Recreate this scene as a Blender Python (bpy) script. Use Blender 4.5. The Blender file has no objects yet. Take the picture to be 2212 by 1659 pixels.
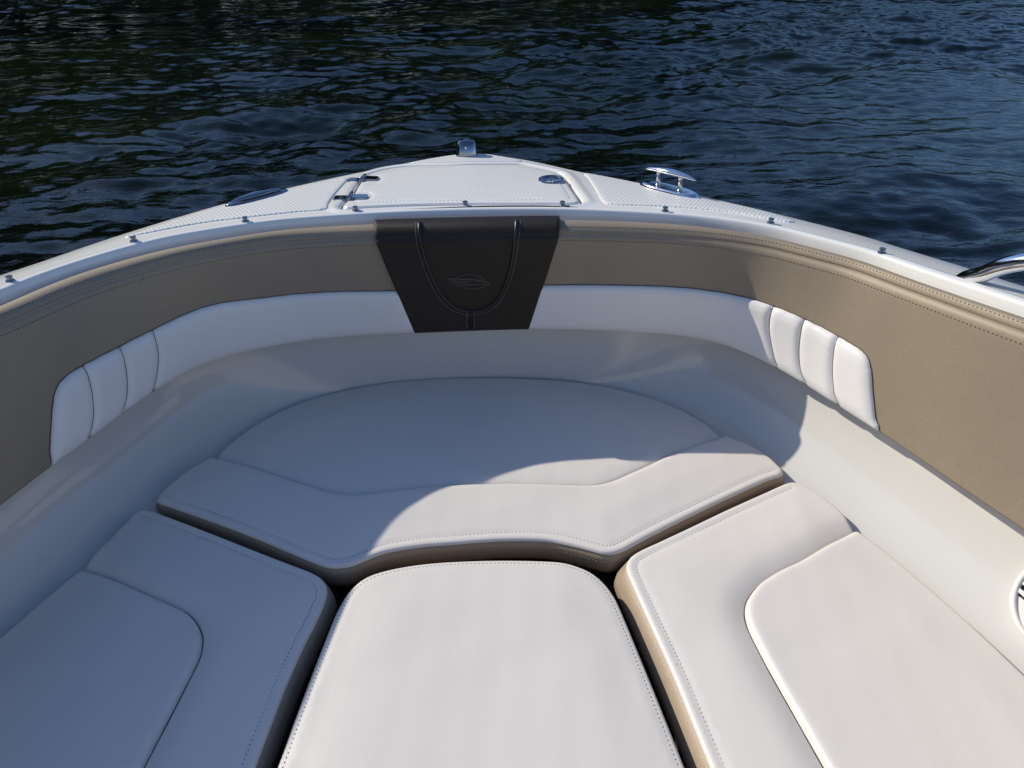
import bpy, math, random
import numpy as np
from mathutils import Vector, Matrix
from mathutils.geometry import delaunay_2d_cdt
random.seed(7); rng = np.random.default_rng(7)
S = bpy.context.scene; C = S.collection
RAD = math.radians

# ------------------------------------------------------------------ camera
F, CXP, CYP = 1671.0, 1106.0, 829.5
PITCH, ROLL, YAW = RAD(33.0), -6.80050126e-03, -6.22464761e-02
CAM = np.array([4.33213616e-03, 0.0, 1.80])
def _rot():
    cr, sr = math.cos(ROLL), math.sin(ROLL)
    a = math.pi/2-PITCH; ca, sa = math.cos(a), math.sin(a)
    cy, sy = math.cos(YAW), math.sin(YAW)
    Rr = np.array([[cr,-sr,0],[sr,cr,0],[0,0,1]]); Rx = np.array([[1,0,0],[0,ca,-sa],[0,sa,ca]])
    Rz = np.array([[cy,-sy,0],[sy,cy,0],[0,0,1]])
    return Rz@Rx@Rr
ROT = _rot()
cd = bpy.data.cameras.new('camera'); cam = bpy.data.objects.new('camera', cd); C.objects.link(cam)
cd.sensor_width = 36.0; cd.lens = F/2212*36; cd.clip_start = 0.05; cd.clip_end = 2000
M4 = Matrix([list(ROT[0])+[CAM[0]], list(ROT[1])+[CAM[1]], list(ROT[2])+[CAM[2]], [0,0,0,1]])
cam.matrix_world = M4
S.camera = cam

# ------------------------------------------------------------------ light
SUN_EL, SUN_AZ = RAD(34.0), RAD(-60.0)          # azimuth from +Y, negative = towards -X
w = bpy.data.worlds.new('World'); S.world = w; w.use_nodes = True
nt = w.node_tree; nt.nodes.clear()
sky = nt.nodes.new('ShaderNodeTexSky'); sky.sky_type = 'NISHITA'; sky.sun_disc = False
sky.sun_elevation = SUN_EL; sky.sun_rotation = SUN_AZ; sky.air_density = 0.9; sky.dust_density = 0.45; sky.ozone_density = 6.0
bg = nt.nodes.new('ShaderNodeBackground'); bg.inputs['Strength'].default_value = 0.148
wo = nt.nodes.new('ShaderNodeOutputWorld')
nt.links.new(sky.outputs[0], bg.inputs[0]); nt.links.new(bg.outputs[0], wo.inputs[0])
ld = bpy.data.lights.new('sun', 'SUN'); ld.energy = 4.1; ld.angle = RAD(0.53); ld.color = (1.0, 0.93, 0.79)
sun = bpy.data.objects.new('sun', ld); C.objects.link(sun)
sdir = Vector((math.sin(SUN_AZ)*math.cos(SUN_EL), math.cos(SUN_AZ)*math.cos(SUN_EL), math.sin(SUN_EL)))
sun.rotation_euler = sdir.to_track_quat('Z', 'Y').to_euler(); sun.location = (-4, 3, 5)
S.view_settings.view_transform = 'Standard'; S.view_settings.look = 'None'
S.view_settings.exposure = 0.08; S.view_settings.gamma = 1.0
S.cycles.use_denoising = True
S.cycles.max_bounces = 12; S.cycles.diffuse_bounces = 8; S.cycles.glossy_bounces = 5; S.cycles.sample_clamp_indirect = 6.0

# ------------------------------------------------------------------ geometry helpers
def P(u, v, z):
    d = ROT@np.array([(u-CXP)/F, -(v-CYP)/F, -1.0]); t = (z-CAM[2])/d[2]
    return CAM+d*t
def PP(pts, z): return np.array([P(u, v, z) for u, v in pts])
def proj(p):
    q = (np.asarray(p)-CAM)@ROT
    return np.stack([CXP-F*q[...,0]/q[...,2], CYP+F*q[...,1]/q[...,2]], -1)
def cr(pts, n=12, closed=False):
    """catmull-rom (centripetal-ish) through points"""
    p = np.array(pts, float); m = len(p); out = []
    rngk = range(m if closed else m-1)
    for i in rngk:
        p1, p2 = p[i], p[(i+1) % m]
        p0 = p[(i-1) % m] if (closed or i > 0) else 2*p1-p2
        p3 = p[(i+2) % m] if (closed or i+2 < m) else 2*p2-p1
        d = max(np.linalg.norm(p2-p1), 1e-9)
        m1 = (p2-p0)/(max(np.linalg.norm(p2-p1)+np.linalg.norm(p1-p0), 1e-9))*d
        m2 = (p3-p1)/(max(np.linalg.norm(p3-p2)+np.linalg.norm(p2-p1), 1e-9))*d
        for k in range(n):
            t = k/n; h00 = 2*t**3-3*t*t+1; h10 = t**3-2*t*t+t; h01 = -2*t**3+3*t*t; h11 = t**3-t*t
            out.append(h00*p1+h10*m1+h01*p2+h11*m2)
    if not closed: out.append(p[-1])
    return np.array(out)
def resample(p, step=None, n=None, closed=False):
    p = np.asarray(p, float)
    if closed: p = np.vstack([p, p[:1]])
    s = np.r_[0, np.cumsum(np.linalg.norm(np.diff(p, axis=0), axis=1))]
    if n is None: n = max(2, int(round(s[-1]/step))+1)
    u = np.linspace(0, s[-1], n)
    q = np.stack([np.interp(u, s, p[:,i]) for i in range(p.shape[1])], 1)
    return q[:-1] if closed else q
def gsm(a, sig):
    if sig <= 0: return a
    k = int(3*sig)+1; x = np.arange(-k, k+1); g = np.exp(-x*x/(2*sig*sig)); g /= g.sum()
    b = np.concatenate([2*a[0]-a[1:k+1][::-1], a, 2*a[-1]-a[-k-1:-1][::-1]])
    return np.convolve(b, g, 'valid')
def mesh(name, V, Fc, mat, parent=None, smooth=True, uv=None):
    me = bpy.data.meshes.new(name); me.from_pydata([tuple(map(float, v)) for v in V], [], [tuple(int(i) for i in f) for f in Fc])
    me.validate()
    if uv is not None:
        l = me.uv_layers.new(name='UVMap')
        idx = np.empty(len(me.loops), int); me.loops.foreach_get('vertex_index', idx)
        l.data.foreach_set('uv', np.asarray(uv, float)[idx].ravel())
    if smooth: me.polygons.foreach_set('use_smooth', [True]*len(me.polygons))
    me.materials.append(mat); me.update()
    o = bpy.data.objects.new(name, me); C.objects.link(o)
    if parent is not None: o.parent = parent
    return o
def grid_faces(nr, nc, off=0, wrap=False):
    f = []
    for i in range(nr-1):
        for j in range(nc if wrap else nc-1):
            a = off+i*nc+j; b = off+i*nc+(j+1) % nc
            f.append((a, b, b+nc, a+nc))
    return f
class MB:
    def __init__(s): s.V = []; s.F = []
    def add(s, V, Fc):
        o = len(s.V); s.V += [tuple(map(float, v)) for v in V]; s.F += [tuple(int(i)+o for i in f) for f in Fc]
    def grid(s, rows, wrap=False, flip=False):
        nr, nc = len(rows), len(rows[0]); V = [p for r in rows for p in r]; f = grid_faces(nr, nc, 0, wrap)
        if flip: f = [q[::-1] for q in f]
        s.add(V, f)
    def tube(s, path, r, n=8, up=(0,0,1), caps=True):
        path = np.asarray(path, float); m = len(path); rr = np.broadcast_to(r, (m,)) if np.ndim(r) < 2 else r
        t = np.gradient(path, axis=0); t /= np.linalg.norm(t, axis=1)[:,None]+1e-12
        rows = []; u = np.array(up, float)
        for i in range(m):
            a = np.cross(t[i], u); la = np.linalg.norm(a)
            if la < 1e-3: a = np.cross(t[i], [1,0,0.1]); la = np.linalg.norm(a)
            a /= la; b = np.cross(a, t[i])
            rows.append([path[i]+rr[i]*(math.cos(q)*a+math.sin(q)*b) for q in np.linspace(0, 2*math.pi, n, endpoint=False)])
        k = len(s.V); s.grid(rows, wrap=True)
        if caps:
            s.F.append(tuple(range(k, k+n))[::-1]); s.F.append(tuple(range(k+(m-1)*n, k+m*n)))
    def lathe(s, prof, org, axis=(0,0,1), n=24, sx=1.0, sy=1.0, xdir=None):
        ax = np.array(axis, float); ax /= np.linalg.norm(ax)
        xd = np.array(xdir if xdir is not None else ((1,0,0) if abs(ax[0]) < .9 else (0,1,0)), float)
        xd -= ax*xd.dot(ax); xd /= np.linalg.norm(xd); yd = np.cross(ax, xd)
        rows = [[np.array(org)+xd*(r*sx*math.cos(q))+yd*(r*sy*math.sin(q))+ax*h for q in np.linspace(0, 2*math.pi, n, endpoint=False)] for r, h in prof]
        s.grid(rows, wrap=True)
    def box(s, c, ex, ey, ez, bev=0.0):
        c = np.array(c, float); ex, ey, ez = map(lambda a: np.array(a, float), (ex, ey, ez))
        # octagonal-ish bevelled prism: outline with cut corners, top inset
        def ring(k, z):
            b = .22
            o = [(1,-1+b),(1,1-b),(1-b,1),(-1+b,1),(-1,1-b),(-1,-1+b),(-1+b,-1),(1-b,-1)]
            return [c+ex*x*k+ey*y*k+ez*z for x, y in o]
        rows = [ring(.96,-1), ring(1,-.8), ring(1,.5), ring(.9,1)]
        k = len(s.V); s.grid(rows, wrap=True); s.F.append(tuple(range(k+24, k+32))); s.F.append(tuple(range(k, k+8))[::-1])
    def build(s, name, mat, parent=None, smooth=True): return mesh(name, s.V, s.F, mat, parent, smooth)
def empty(name, loc=(0,0,0)):
    o = bpy.data.objects.new(name, None); C.objects.link(o); o.location = loc; o.empty_display_size = .1; return o
def dashes(m, L, step=.004, r=.0008, duty=.62):
    L = resample(L, step)
    for k in range(0, len(L)-1, 2): m.tube(np.array([L[k], L[k]*(1-duty)+L[k+1]*duty]), r, 4)
def tag(o, label=None, cat=None, group=None, kind=None):
    if label: o['label'] = label
    if cat: o['category'] = cat
    if group: o['group'] = group
    if kind: o['kind'] = kind
    return o

def pdist(p, line, closed=False):
    """distance of points (n,2) to polyline (m,2)"""
    a = np.asarray(line, float); b = np.roll(a, -1, axis=0) if closed else a[1:]; a = a if closed else a[:-1]
    best = np.full(len(p), 1e9)
    d = b-a; L = (d*d).sum(1)+1e-18
    for i in range(len(a)):
        t = np.clip(((p-a[i])@d[i])/L[i], 0, 1); q = a[i]+t[:,None]*d[i]
        best = np.minimum(best, np.hypot(*(p-q).T))
    return best
def inside(p, poly):
    x, y = p[:,0], p[:,1]; c = np.zeros(len(p), bool); a = np.asarray(poly); b = np.roll(a, -1, axis=0)
    for (x1, y1), (x2, y2) in zip(a, b):
        if y1 == y2: continue
        c ^= ((y1 > y) != (y2 > y)) & (x < (x2-x1)*(y-y1)/(y2-y1)+x1)
    return c
def cdt(outline, spacing, seams=(), fine=(), rings=(.002,.0045,.008,.013,.02), srings=(.0015,.004,.008,.014), jitter=.12):
    outline = np.asarray(outline, float)
    if (np.roll(outline[:,0],-1)*outline[:,1]-outline[:,0]*np.roll(outline[:,1],-1)).sum() > 0: outline = outline[::-1]
    ext = [outline]; lo, hi = outline.min(0), outline.max(0); pts = []
    nx = int((hi[0]-lo[0])/spacing)+1; ny = int((hi[1]-lo[1])/(spacing*.866))+1
    gx, gy = np.meshgrid(np.arange(nx), np.arange(ny)); g = np.stack([lo[0]+(gx+.5*(gy % 2))*spacing, lo[1]+gy*spacing*.866], -1).reshape(-1, 2)
    g += rng.uniform(-jitter, jitter, g.shape)*spacing
    dmin = max(rings[-1] if len(rings) else 0, .35*spacing)+spacing*.35
    g = g[inside(g, outline)]; keep = pdist(g, outline, True) > dmin
    for sline in seams: keep &= pdist(g, sline) > (srings[-1] if len(srings) else 0)+spacing*.35
    for sline in fine: keep &= pdist(g, sline) > .010
    pts.append(g[keep])
    t = np.roll(outline, -1, 0)-np.roll(outline, 1, 0); n = np.stack([-t[:,1], t[:,0]], 1); n /= np.linalg.norm(n, axis=1)[:,None]+1e-12
    if inside(outline+n*.0005, outline).mean() < .5: n = -n
    for r in rings:
        q = outline+n*r; q = q[inside(q, outline)]
        if not len(q): continue
        ok = pdist(q, outline, True) > r*.93
        for sline in seams: ok &= pdist(q, sline) > .002
        for sline in fine: ok &= pdist(q, sline) > .0085
        pts.append(q[ok])
    V = [tuple(p) for p in outline]; no = len(V); E = [(i, (i+1) % no) for i in range(no)]
    for sline in seams:
        sl = np.asarray(sline, float); t = np.gradient(sl, axis=0); nn = np.stack([-t[:,1], t[:,0]], 1); nn /= np.linalg.norm(nn, axis=1)[:,None]+1e-12
        for r in srings:
            for sg in (-1, 1):
                q = sl+nn*r*sg; q = q[inside(q, outline)]
                if not len(q): continue
                ok = (pdist(q, sl) > r*.93) & (pdist(q, outline, True) > .0015)
                pts.append(q[ok])
        q = sl[inside(sl, outline)]; q = q[pdist(q, outline, True) > .001]; pts.append(q)
    for sl in fine:
        sl = np.asarray(sl); t = np.gradient(sl, axis=0); nn = np.stack([-t[:,1], t[:,0]], 1); nn /= np.linalg.norm(nn, axis=1)[:,None]+1e-12
        for r in (-.007, -.0035, 0, .0035, .007):
            q = sl+nn*r; q = q[inside(q, outline)]
            if len(q): pts.append(q[(pdist(q, sl) > abs(r)*.93) & (pdist(q, outline, True) > .003)])
    for a in pts: V += [tuple(p) for p in a]
    r = delaunay_2d_cdt([Vector(v) for v in V], E, [list(range(no))], 1, 1e-6)
    vo = np.array([(v.x, v.y) for v in r[0]]); fo = [tuple(f) for f in r[2] if len(f) >= 3]
    a = vo[np.array([f[:3] for f in fo])]; cz = np.cross(a[:,1]-a[:,0], a[:,2]-a[:,0])
    fo = [f if c > 0 else f[::-1] for f, c in zip(fo, cz)]
    return vo, fo
def ss(x): x = np.clip(x, 0, 1); return x*x*(3-2*x)
def qc(x): x = np.clip(x, 0, 1); return np.sqrt(np.clip(1-(1-x)**2, 0, 1))

# ------------------------------------------------------------------ materials
def new_mat(name):
    m = bpy.data.materials.new(name); m.use_nodes = True; n = m.node_tree.nodes; l = m.node_tree.links
    return m, n, l, n['Principled BSDF']
def NN(n, t, **kw):
    x = n.new(t)
    for k, v in kw.items():
        if hasattr(x, k): setattr(x, k, v)
        else: x.inputs[k].default_value = v
    return x
def ramp(n, stops):
    r = n.new('ShaderNodeValToRGB'); e = r.color_ramp.elements
    while len(e) < len(stops): e.new(0.5)
    for k, (p, c) in zip(e, stops): k.position = p; k.color = (c[0], c[1], c[2], 1) if hasattr(c, '__len__') else (c, c, c, 1)
    return r
def mix(n, l, fac, a, b, mode='MIX'):
    x = n.new('ShaderNodeMix'); x.data_type = 'RGBA'; x.blend_type = mode
    for sk, v in ((x.inputs[0], fac), (x.inputs[6], a), (x.inputs[7], b)):
        if hasattr(v, 'is_linked'): l.new(v, sk)
        elif isinstance(v, (int, float)): sk.default_value = v
        else: sk.default_value = (*v, 1)
    return x.outputs[2]
def vinyl(name, col, rough=.45, specks=True, grain=.00022, gscale=520, var=.04, dirt=.0, coat=0.0):
    m, n, l, b = new_mat(name)
    tc = NN(n, 'ShaderNodeTexCoord'); co = tc.outputs['Object']
    big = NN(n, 'ShaderNodeTexNoise', Scale=3.5, Detail=3.0); l.new(co, big.inputs['Vector'])
    r = ramp(n, [(.3, tuple(c*(1-var) for c in col)), (.7, tuple(min(1, c*(1+var)) for c in col))]); l.new(big.outputs[0], r.inputs[0])
    out = r.outputs[0]
    if dirt:
        dn = NN(n, 'ShaderNodeTexNoise', Scale=14.0, Detail=6.0, Roughness=.65); l.new(co, dn.inputs['Vector'])
        dr = ramp(n, [(.52, 0.0), (.78, dirt)]); l.new(dn.outputs[0], dr.inputs[0])
        out = mix(n, l, dr.outputs[0], out, tuple(c*k for c, k in zip(col, (.72, .66, .58))))
    if specks:
        for sc, thr, keep, dc in ((23, .030, .94, (.14,.11,.08)), (12, .030, .86, (.50,.44,.38))):
            wn = NN(n, 'ShaderNodeTexNoise', Scale=sc*3.0, Detail=2.0); l.new(co, wn.inputs['Vector'])
            wv = NN(n, 'ShaderNodeVectorMath', operation='MULTIPLY_ADD'); l.new(wn.outputs[1], wv.inputs[0]); wv.inputs[1].default_value = (.006,.006,.006); l.new(co, wv.inputs[2])
            vo = NN(n, 'ShaderNodeTexVoronoi', Scale=sc); l.new(wv.outputs[0], vo.inputs['Vector'])
            lt = NN(n, 'ShaderNodeMath', operation='LESS_THAN'); l.new(vo.outputs['Distance'], lt.inputs[0]); lt.inputs[1].default_value = thr
            sx = NN(n, 'ShaderNodeSeparateColor'); l.new(vo.outputs['Color'], sx.inputs[0])
            gt = NN(n, 'ShaderNodeMath', operation='GREATER_THAN'); l.new(sx.outputs[0], gt.inputs[0]); gt.inputs[1].default_value = keep
            mu = NN(n, 'ShaderNodeMath', operation='MULTIPLY'); l.new(lt.outputs[0], mu.inputs[0]); l.new(gt.outputs[0], mu.inputs[1])
            out = mix(n, l, mu.outputs[0], out, dc)
    l.new(out, b.inputs['Base Color'])
    b.inputs['Roughness'].default_value = rough; b.inputs['Specular IOR Level'].default_value = .45
    if coat: b.inputs['Coat Weight'].default_value = coat; b.inputs['Coat Roughness'].default_value = .25
    g = NN(n, 'ShaderNodeTexVoronoi', Scale=gscale); l.new(co, g.inputs['Vector'])
    g2 = NN(n, 'ShaderNodeTexNoise', Scale=60.0, Detail=3.0); l.new(co, g2.inputs['Vector'])
    ad = NN(n, 'ShaderNodeMath', operation='MULTIPLY_ADD'); l.new(g2.outputs[0], ad.inputs[0]); ad.inputs[1].default_value = 2.0; l.new(g.outputs['Distance'], ad.inputs[2])
    bp = NN(n, 'ShaderNodeBump', Strength=.6, Distance=grain); l.new(ad.outputs[0], bp.inputs['Height']); l.new(bp.outputs[0], b.inputs['Normal'])
    return m
WHITE = vinyl('white_vinyl', (.71,.668,.622), .45, dirt=.03, var=.012)
WHITE2 = vinyl('white_vinyl_backrest', (.78,.75,.72), .34)
def pearl(name, col, rough=.36):
    m, n, l, b = new_mat(name)
    tc = NN(n, 'ShaderNodeTexCoord'); co = tc.outputs['Object']
    f = NN(n, 'ShaderNodeTexNoise', Scale=620.0, Detail=2.0); l.new(co, f.inputs['Vector'])
    g = NN(n, 'ShaderNodeTexNoise', Scale=5.0, Detail=3.0); l.new(co, g.inputs['Vector'])
    r = ramp(n, [(.35, tuple(c*.86 for c in col)), (.68, tuple(c*1.15 for c in col))]); l.new(f.outputs[0], r.inputs[0])
    r2 = ramp(n, [(.3, (.94,.94,.95)), (.7, (1.05,1.04,1.02))]); l.new(g.outputs[0], r2.inputs[0])
    l.new(mix(n, l, 1.0, r.outputs[0], r2.outputs[0], 'MULTIPLY'), b.inputs['Base Color'])
    b.inputs['Roughness'].default_value = rough; b.inputs['Metallic'].default_value = .12
    b.inputs['Specular IOR Level'].default_value = .4
    bp = NN(n, 'ShaderNodeBump', Strength=.8, Distance=.00035); l.new(f.outputs[0], bp.inputs['Height']); l.new(bp.outputs[0], b.inputs['Normal'])
    return m
TAN = pearl('tan_pearl_vinyl', (.285,.230,.165), .55)
BAND = pearl('brown_band_vinyl', (.36,.28,.20), .5)
def weave(name, col):
    m, n, l, b = new_mat(name)
    tc = NN(n, 'ShaderNodeTexCoord'); uv = tc.outputs['UV']
    sx = NN(n, 'ShaderNodeSeparateXYZ'); l.new(uv, sx.inputs[0])
    hs = []
    for k in (0, 1):
        a = NN(n, 'ShaderNodeMath', operation='MULTIPLY'); l.new(sx.outputs[k], a.inputs[0]); a.inputs[1].default_value = 2*math.pi/.0052
        c = NN(n, 'ShaderNodeMath', operation='SINE'); l.new(a.outputs[0], c.inputs[0]); hs.append(c)
    mu = NN(n, 'ShaderNodeMath', operation='MULTIPLY'); l.new(hs[0].outputs[0], mu.inputs[0]); l.new(hs[1].outputs[0], mu.inputs[1])
    r = ramp(n, [(0.0, tuple(c*.7 for c in col)), (1.0, tuple(c*1.35 for c in col))])
    mp = NN(n, 'ShaderNodeMapRange'); mp.inputs[1].default_value = -1; l.new(mu.outputs[0], mp.inputs[0]); l.new(mp.outputs[0], r.inputs[0])
    l.new(r.outputs[0], b.inputs['Base Color']); b.inputs['Roughness'].default_value = .38; b.inputs['Specular IOR Level'].default_value = .3
    bp = NN(n, 'ShaderNodeBump', Strength=.9, Distance=.0005); l.new(mu.outputs[0], bp.inputs['Height']); l.new(bp.outputs[0], b.inputs['Normal'])
    return m
DARK = weave('dark_woven_vinyl', (.024,.0155,.009))
DARKP = vinyl('dark_piping_vinyl', (.016,.013,.011), .35, specks=False)
def gel(name, col, rough=.12, bump=0.0):
    m, n, l, b = new_mat(name)
    tc = NN(n, 'ShaderNodeTexCoord'); co = tc.outputs['Object']
    g = NN(n, 'ShaderNodeTexNoise', Scale=2.2, Detail=4.0); l.new(co, g.inputs['Vector'])
    r = ramp(n, [(.3, tuple(c*.985 for c in col)), (.7, tuple(min(1, c*1.01) for c in col))]); l.new(g.outputs[0], r.inputs[0])
    l.new(r.outputs[0], b.inputs['Base Color'])
    g2 = NN(n, 'ShaderNodeTexNoise', Scale=9.0, Detail=5.0); l.new(co, g2.inputs['Vector'])
    rr = ramp(n, [(.2, rough*.9), (.8, rough*1.25)]); l.new(g2.outputs[0], rr.inputs[0]); l.new(rr.outputs[0], b.inputs['Roughness'])
    b.inputs['Specular IOR Level'].default_value = .5
    return m
GEL = gel('white_gelcoat', (.78,.765,.725))
LINER = gel('liner_gelcoat', (.60,.582,.548), .07)
def nonskid():
    m, n, l, b = new_mat('nonskid_gelcoat')
    tc = NN(n, 'ShaderNodeTexCoord'); sx = NN(n, 'ShaderNodeSeparateXYZ'); l.new(tc.outputs['Object'], sx.inputs[0])
    def lin(a, c):
        p = NN(n, 'ShaderNodeMath', operation='MULTIPLY'); l.new(sx.outputs[0], p.inputs[0]); p.inputs[1].default_value = a
        q = NN(n, 'ShaderNodeMath', operation='MULTIPLY_ADD'); l.new(sx.outputs[1], q.inputs[0]); q.inputs[1].default_value = c; l.new(p.outputs[0], q.inputs[2])
        s = NN(n, 'ShaderNodeMath', operation='SINE'); l.new(q.outputs[0], s.inputs[0]); return s
    ka, kb = math.pi/.0056, math.pi/.0105
    s1 = lin(ka, 0.0); s2 = lin(0.0, kb)
    mu = NN(n, 'ShaderNodeMath', operation='MULTIPLY'); l.new(s1.outputs[0], mu.inputs[0]); l.new(s2.outputs[0], mu.inputs[1])
    mp = NN(n, 'ShaderNodeMapRange'); mp.inputs[1].default_value = -1; l.new(mu.outputs[0], mp.inputs[0])
    r = ramp(n, [(0.0, (.42,.42,.40)), (.32, (.70,.69,.66)), (.55, (.82,.805,.765))]); l.new(mp.outputs[0], r.inputs[0])
    l.new(r.outputs[0], b.inputs['Base Color']); b.inputs['Roughness'].default_value = .3
    bp = NN(n, 'ShaderNodeBump', Strength=.8, Distance=.0009); l.new(mp.outputs[0], bp.inputs['Height']); l.new(bp.outputs[0], b.inputs['Normal'])
    return m
NSK = nonskid()
def simple(name, col, rough=.4, metal=0.0, noise=.0):
    m, n, l, b = new_mat(name)
    tc = NN(n, 'ShaderNodeTexCoord'); g = NN(n, 'ShaderNodeTexNoise', Scale=35.0, Detail=4.0); l.new(tc.outputs['Object'], g.inputs['Vector'])
    r = ramp(n, [(.3, tuple(c*(1-noise) for c in col)), (.7, tuple(min(1, c*(1+noise)) for c in col))]); l.new(g.outputs[0], r.inputs[0]); l.new(r.outputs[0], b.inputs['Base Color'])
    rr = ramp(n, [(.3, rough*.7), (.7, rough*1.5)]); l.new(g.outputs[0], rr.inputs[0]); l.new(rr.outputs[0], b.inputs['Roughness'])
    b.inputs['Metallic'].default_value = metal
    return m
CHROME = simple('stainless_dark_reflection', (.28,.29,.32), .04, 1.0, .03)  # polished stainless, deep sky reflections darkened into its base colour
STEEL = simple('satin_stainless', (.55,.54,.52), .22, 1.0, .1)
THREAD_D = simple('dark_thread', (.07,.055,.042), .7)
BRIGHT = simple('stainless_bright_reflection', (.78,.78,.79), .09, 1.0, .03)  # same stainless for rail and raised cleat, bright reflections put into its colour
THREAD_L = simple('pale_thread', (.45,.42,.38), .7)
RUBBER = simple('black_rubber', (.012,.012,.013), .6)
BLACK = simple('black_cone', (.008,.008,.01), .35)
EMB = simple('embroidered_emblem', (.10,.08,.065), .5, 0, .1)
GASK = simple('grey_gasket', (.22,.20,.17), .5, 0, .2)
FLOORM = simple('gap_shade_carpet', (.015,.013,.012), .9, 0, .3)  # carpet taken near black, the shade of the cushion gaps in its colour
RAILM = simple('rub_rail', (.45,.46,.47), .35, 0, .05)

# ------------------------------------------------------------------ plan curves traced at real heights
YC = .6
TH = np.radians(np.linspace(-90, 90, 241)); ROWS = np.linspace(-.7, .6, 14)[:-1]
NS = 2*len(ROWS)+len(TH)
def arch(pts, ext, sig=3.0):
    """pts: (n,2) left->right, ext: points continuing aft on the right; returns (NS,2)"""
    p = np.asarray(pts)[:, :2]
    if ext is None:           # run the sheer on aft in a fair curve
        x0, y0 = p[-1]; yy = np.array([y0-.12, y0-.3, y0-.5, YC-.02, .2, -.3, -.8]); ext = np.stack([x0+.50*.50*(1-np.exp(-(y0-yy)/.50)), yy], 1)
    e = np.array(ext, float)
    p = np.vstack([p, e]); p = cr(p, 10)
    th = np.arctan2(p[:,0], p[:,1]-YC); r = np.hypot(p[:,0], p[:,1]-YC)
    m = p[:,1] >= YC-.02; o = np.argsort(th[m]); tm, rm = th[m][o], r[m][o]
    R = np.interp(TH, tm, rm); t0 = tm[0]
    if t0 > -math.pi/2:
        rr = np.interp(-TH, tm, rm); k = np.interp(t0, tm, rm)/np.interp(-t0, tm, rm)
        sel = TH < t0; f = np.clip((t0-TH)/.5, 0, 1); R = np.where(sel, rr*(k*(1-f)+f), R)
    R = gsm(R, sig)
    xr = np.interp(-ROWS, -np.r_[YC, e[e[:,1] < YC][:,1]], np.r_[R[-1], e[e[:,1] < YC][:,0]])
    L = np.stack([-xr+(xr[-1]-R[0])*np.linspace(0, 1, len(ROWS)), ROWS], 1)
    A = np.stack([R*np.sin(TH), YC+R*np.cos(TH)], 1)
    Rr = np.stack([xr, ROWS], 1)[::-1]
    return np.vstack([L, A, Rr])
def rise(y): t_ = np.clip((1.78-np.asarray(y, float))/1.05, 0, 1); return .086*t_*t_*(3-2*t_)
def PR(pts, z):
    out = []
    for u, v in pts:
        zz_ = z
        for _ in range(8): q_ = P(u, v, zz_); zz_ = z+float(rise(q_[1]))
        out.append(q_)
    return np.array(out)
def z3(xy, z): return np.column_stack([xy, np.full(len(xy), z)])
def z3r(xy, z, ref=None): return np.column_stack([xy, z+rise((xy if ref is None else ref)[:,1])])
Z_OUT, Z_S, Z_B, Z_M, Z_E, Z_C = 1.055, 1.088, 1.073, 1.058, .775, .60
outer_px = [(0,594),(250,510),(475.5,441),(624,404),(784,369),(880,350),(984,332),(1013,330),(1043,330.5),(1149,346),(1256,370),(1381,394),(1504,420),(1592,440),(1659,456),(1870,510),(1909,522.6),(2080,575),(2212,618)]
snap_px = [(0,613),(22,608),(289,521),(530,480),(768,458.5),(1005,447.5),(1215,447.5),(1437,457),(1659,482),(1784,513),(1909,546),(2059.5,592.6),(2212,646)]
back_px = [(0,662.6),(125,607.5),(250,567),(375,535),(553,504.5),(609,496.6),(809,484),(1005,478),(1212,475),(1316,477.5),(1451.5,484),(1542,492.5),(1659,510),(1692,517.5),(1870,565),(1909,581.4),(2212,686.5)]
seam_px = [(0,699),(125,645),(250,607.5),(375,562.5),(553,527.5),(609,520),(809,513),(1005,508),(1212,504),(1316.7,505),(1451.5,510),(1542,516),(1659,531),(1692,542.5),(1870,590),(1909,604),(2212,717.7)]
bot_px = [(0,1087.5),(102.6,1007),(190,943.6),(265,886),(330,842),(425.5,787),(553,751.6),(700,728),(895,716),(1018,711),(1143,707.5),(1316.7,711.5),(1482,723),(1560,738),(1659,780),(1741.6,826.6),(1809,870),(1904,930),(2009.6,1002.6),(2212,1140)]
cOUT = arch(PR(outer_px, Z_OUT), None, 1.2)
cS = arch(PR(snap_px, Z_S), None, 2.5)
cB = arch(PR(back_px, Z_B), None, 2.5)
cM = arch(PR(seam_px, Z_M), None, 2.5)
cE = arch(PP(bot_px, Z_E), [(1.09,.86),(1.13,.6),(1.16,.2),(1.17,-.8)], 3.0)
cF = arch(np.array([(-.909,1.032),(-.827,1.201),(-.757,1.36),(-.703,1.49),(-.645,1.60),(-.563,1.713),(-.468,1.800),(-.284,1.875),(-.073,1.897),(.087,1.892),(.246,1.867),(.435,1.795),(.575,1.685),(.66,1.57),(.735,1.44),(.828,1.25),(.882,1.097),(.971,.816)]), [(1.005,.6),(1.04,.2),(1.05,-.8)], 3.0)
def nrm2(c):
    t = np.gradient(c, axis=0); n = np.stack([-t[:,1], t[:,0]], 1); n /= np.linalg.norm(n, axis=1)[:,None]+1e-12
    return n   # left of travel (left->right over the bow) = outward
def offs(c, d): return c+nrm2(c)*d
def follow(ref, c, sig):      # keep c at a smoothly varying offset from ref
    n = nrm2(ref); t = np.stack([n[:,1], -n[:,0]], 1); d = c-ref
    return ref+n*gsm((d*n).sum(1), sig)[:,None]+t*gsm((d*t).sum(1), sig)[:,None]
cM = follow(cB, cM, 9.0); cS = follow(cB, cS, 6.0)

# ------------------------------------------------------------------ the boat
boat = empty('motorboat', (0, 0, 0))
tag(boat, 'white motorboat bow with tan and white upholstered backrests and chrome deck fittings', 'boat')
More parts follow.
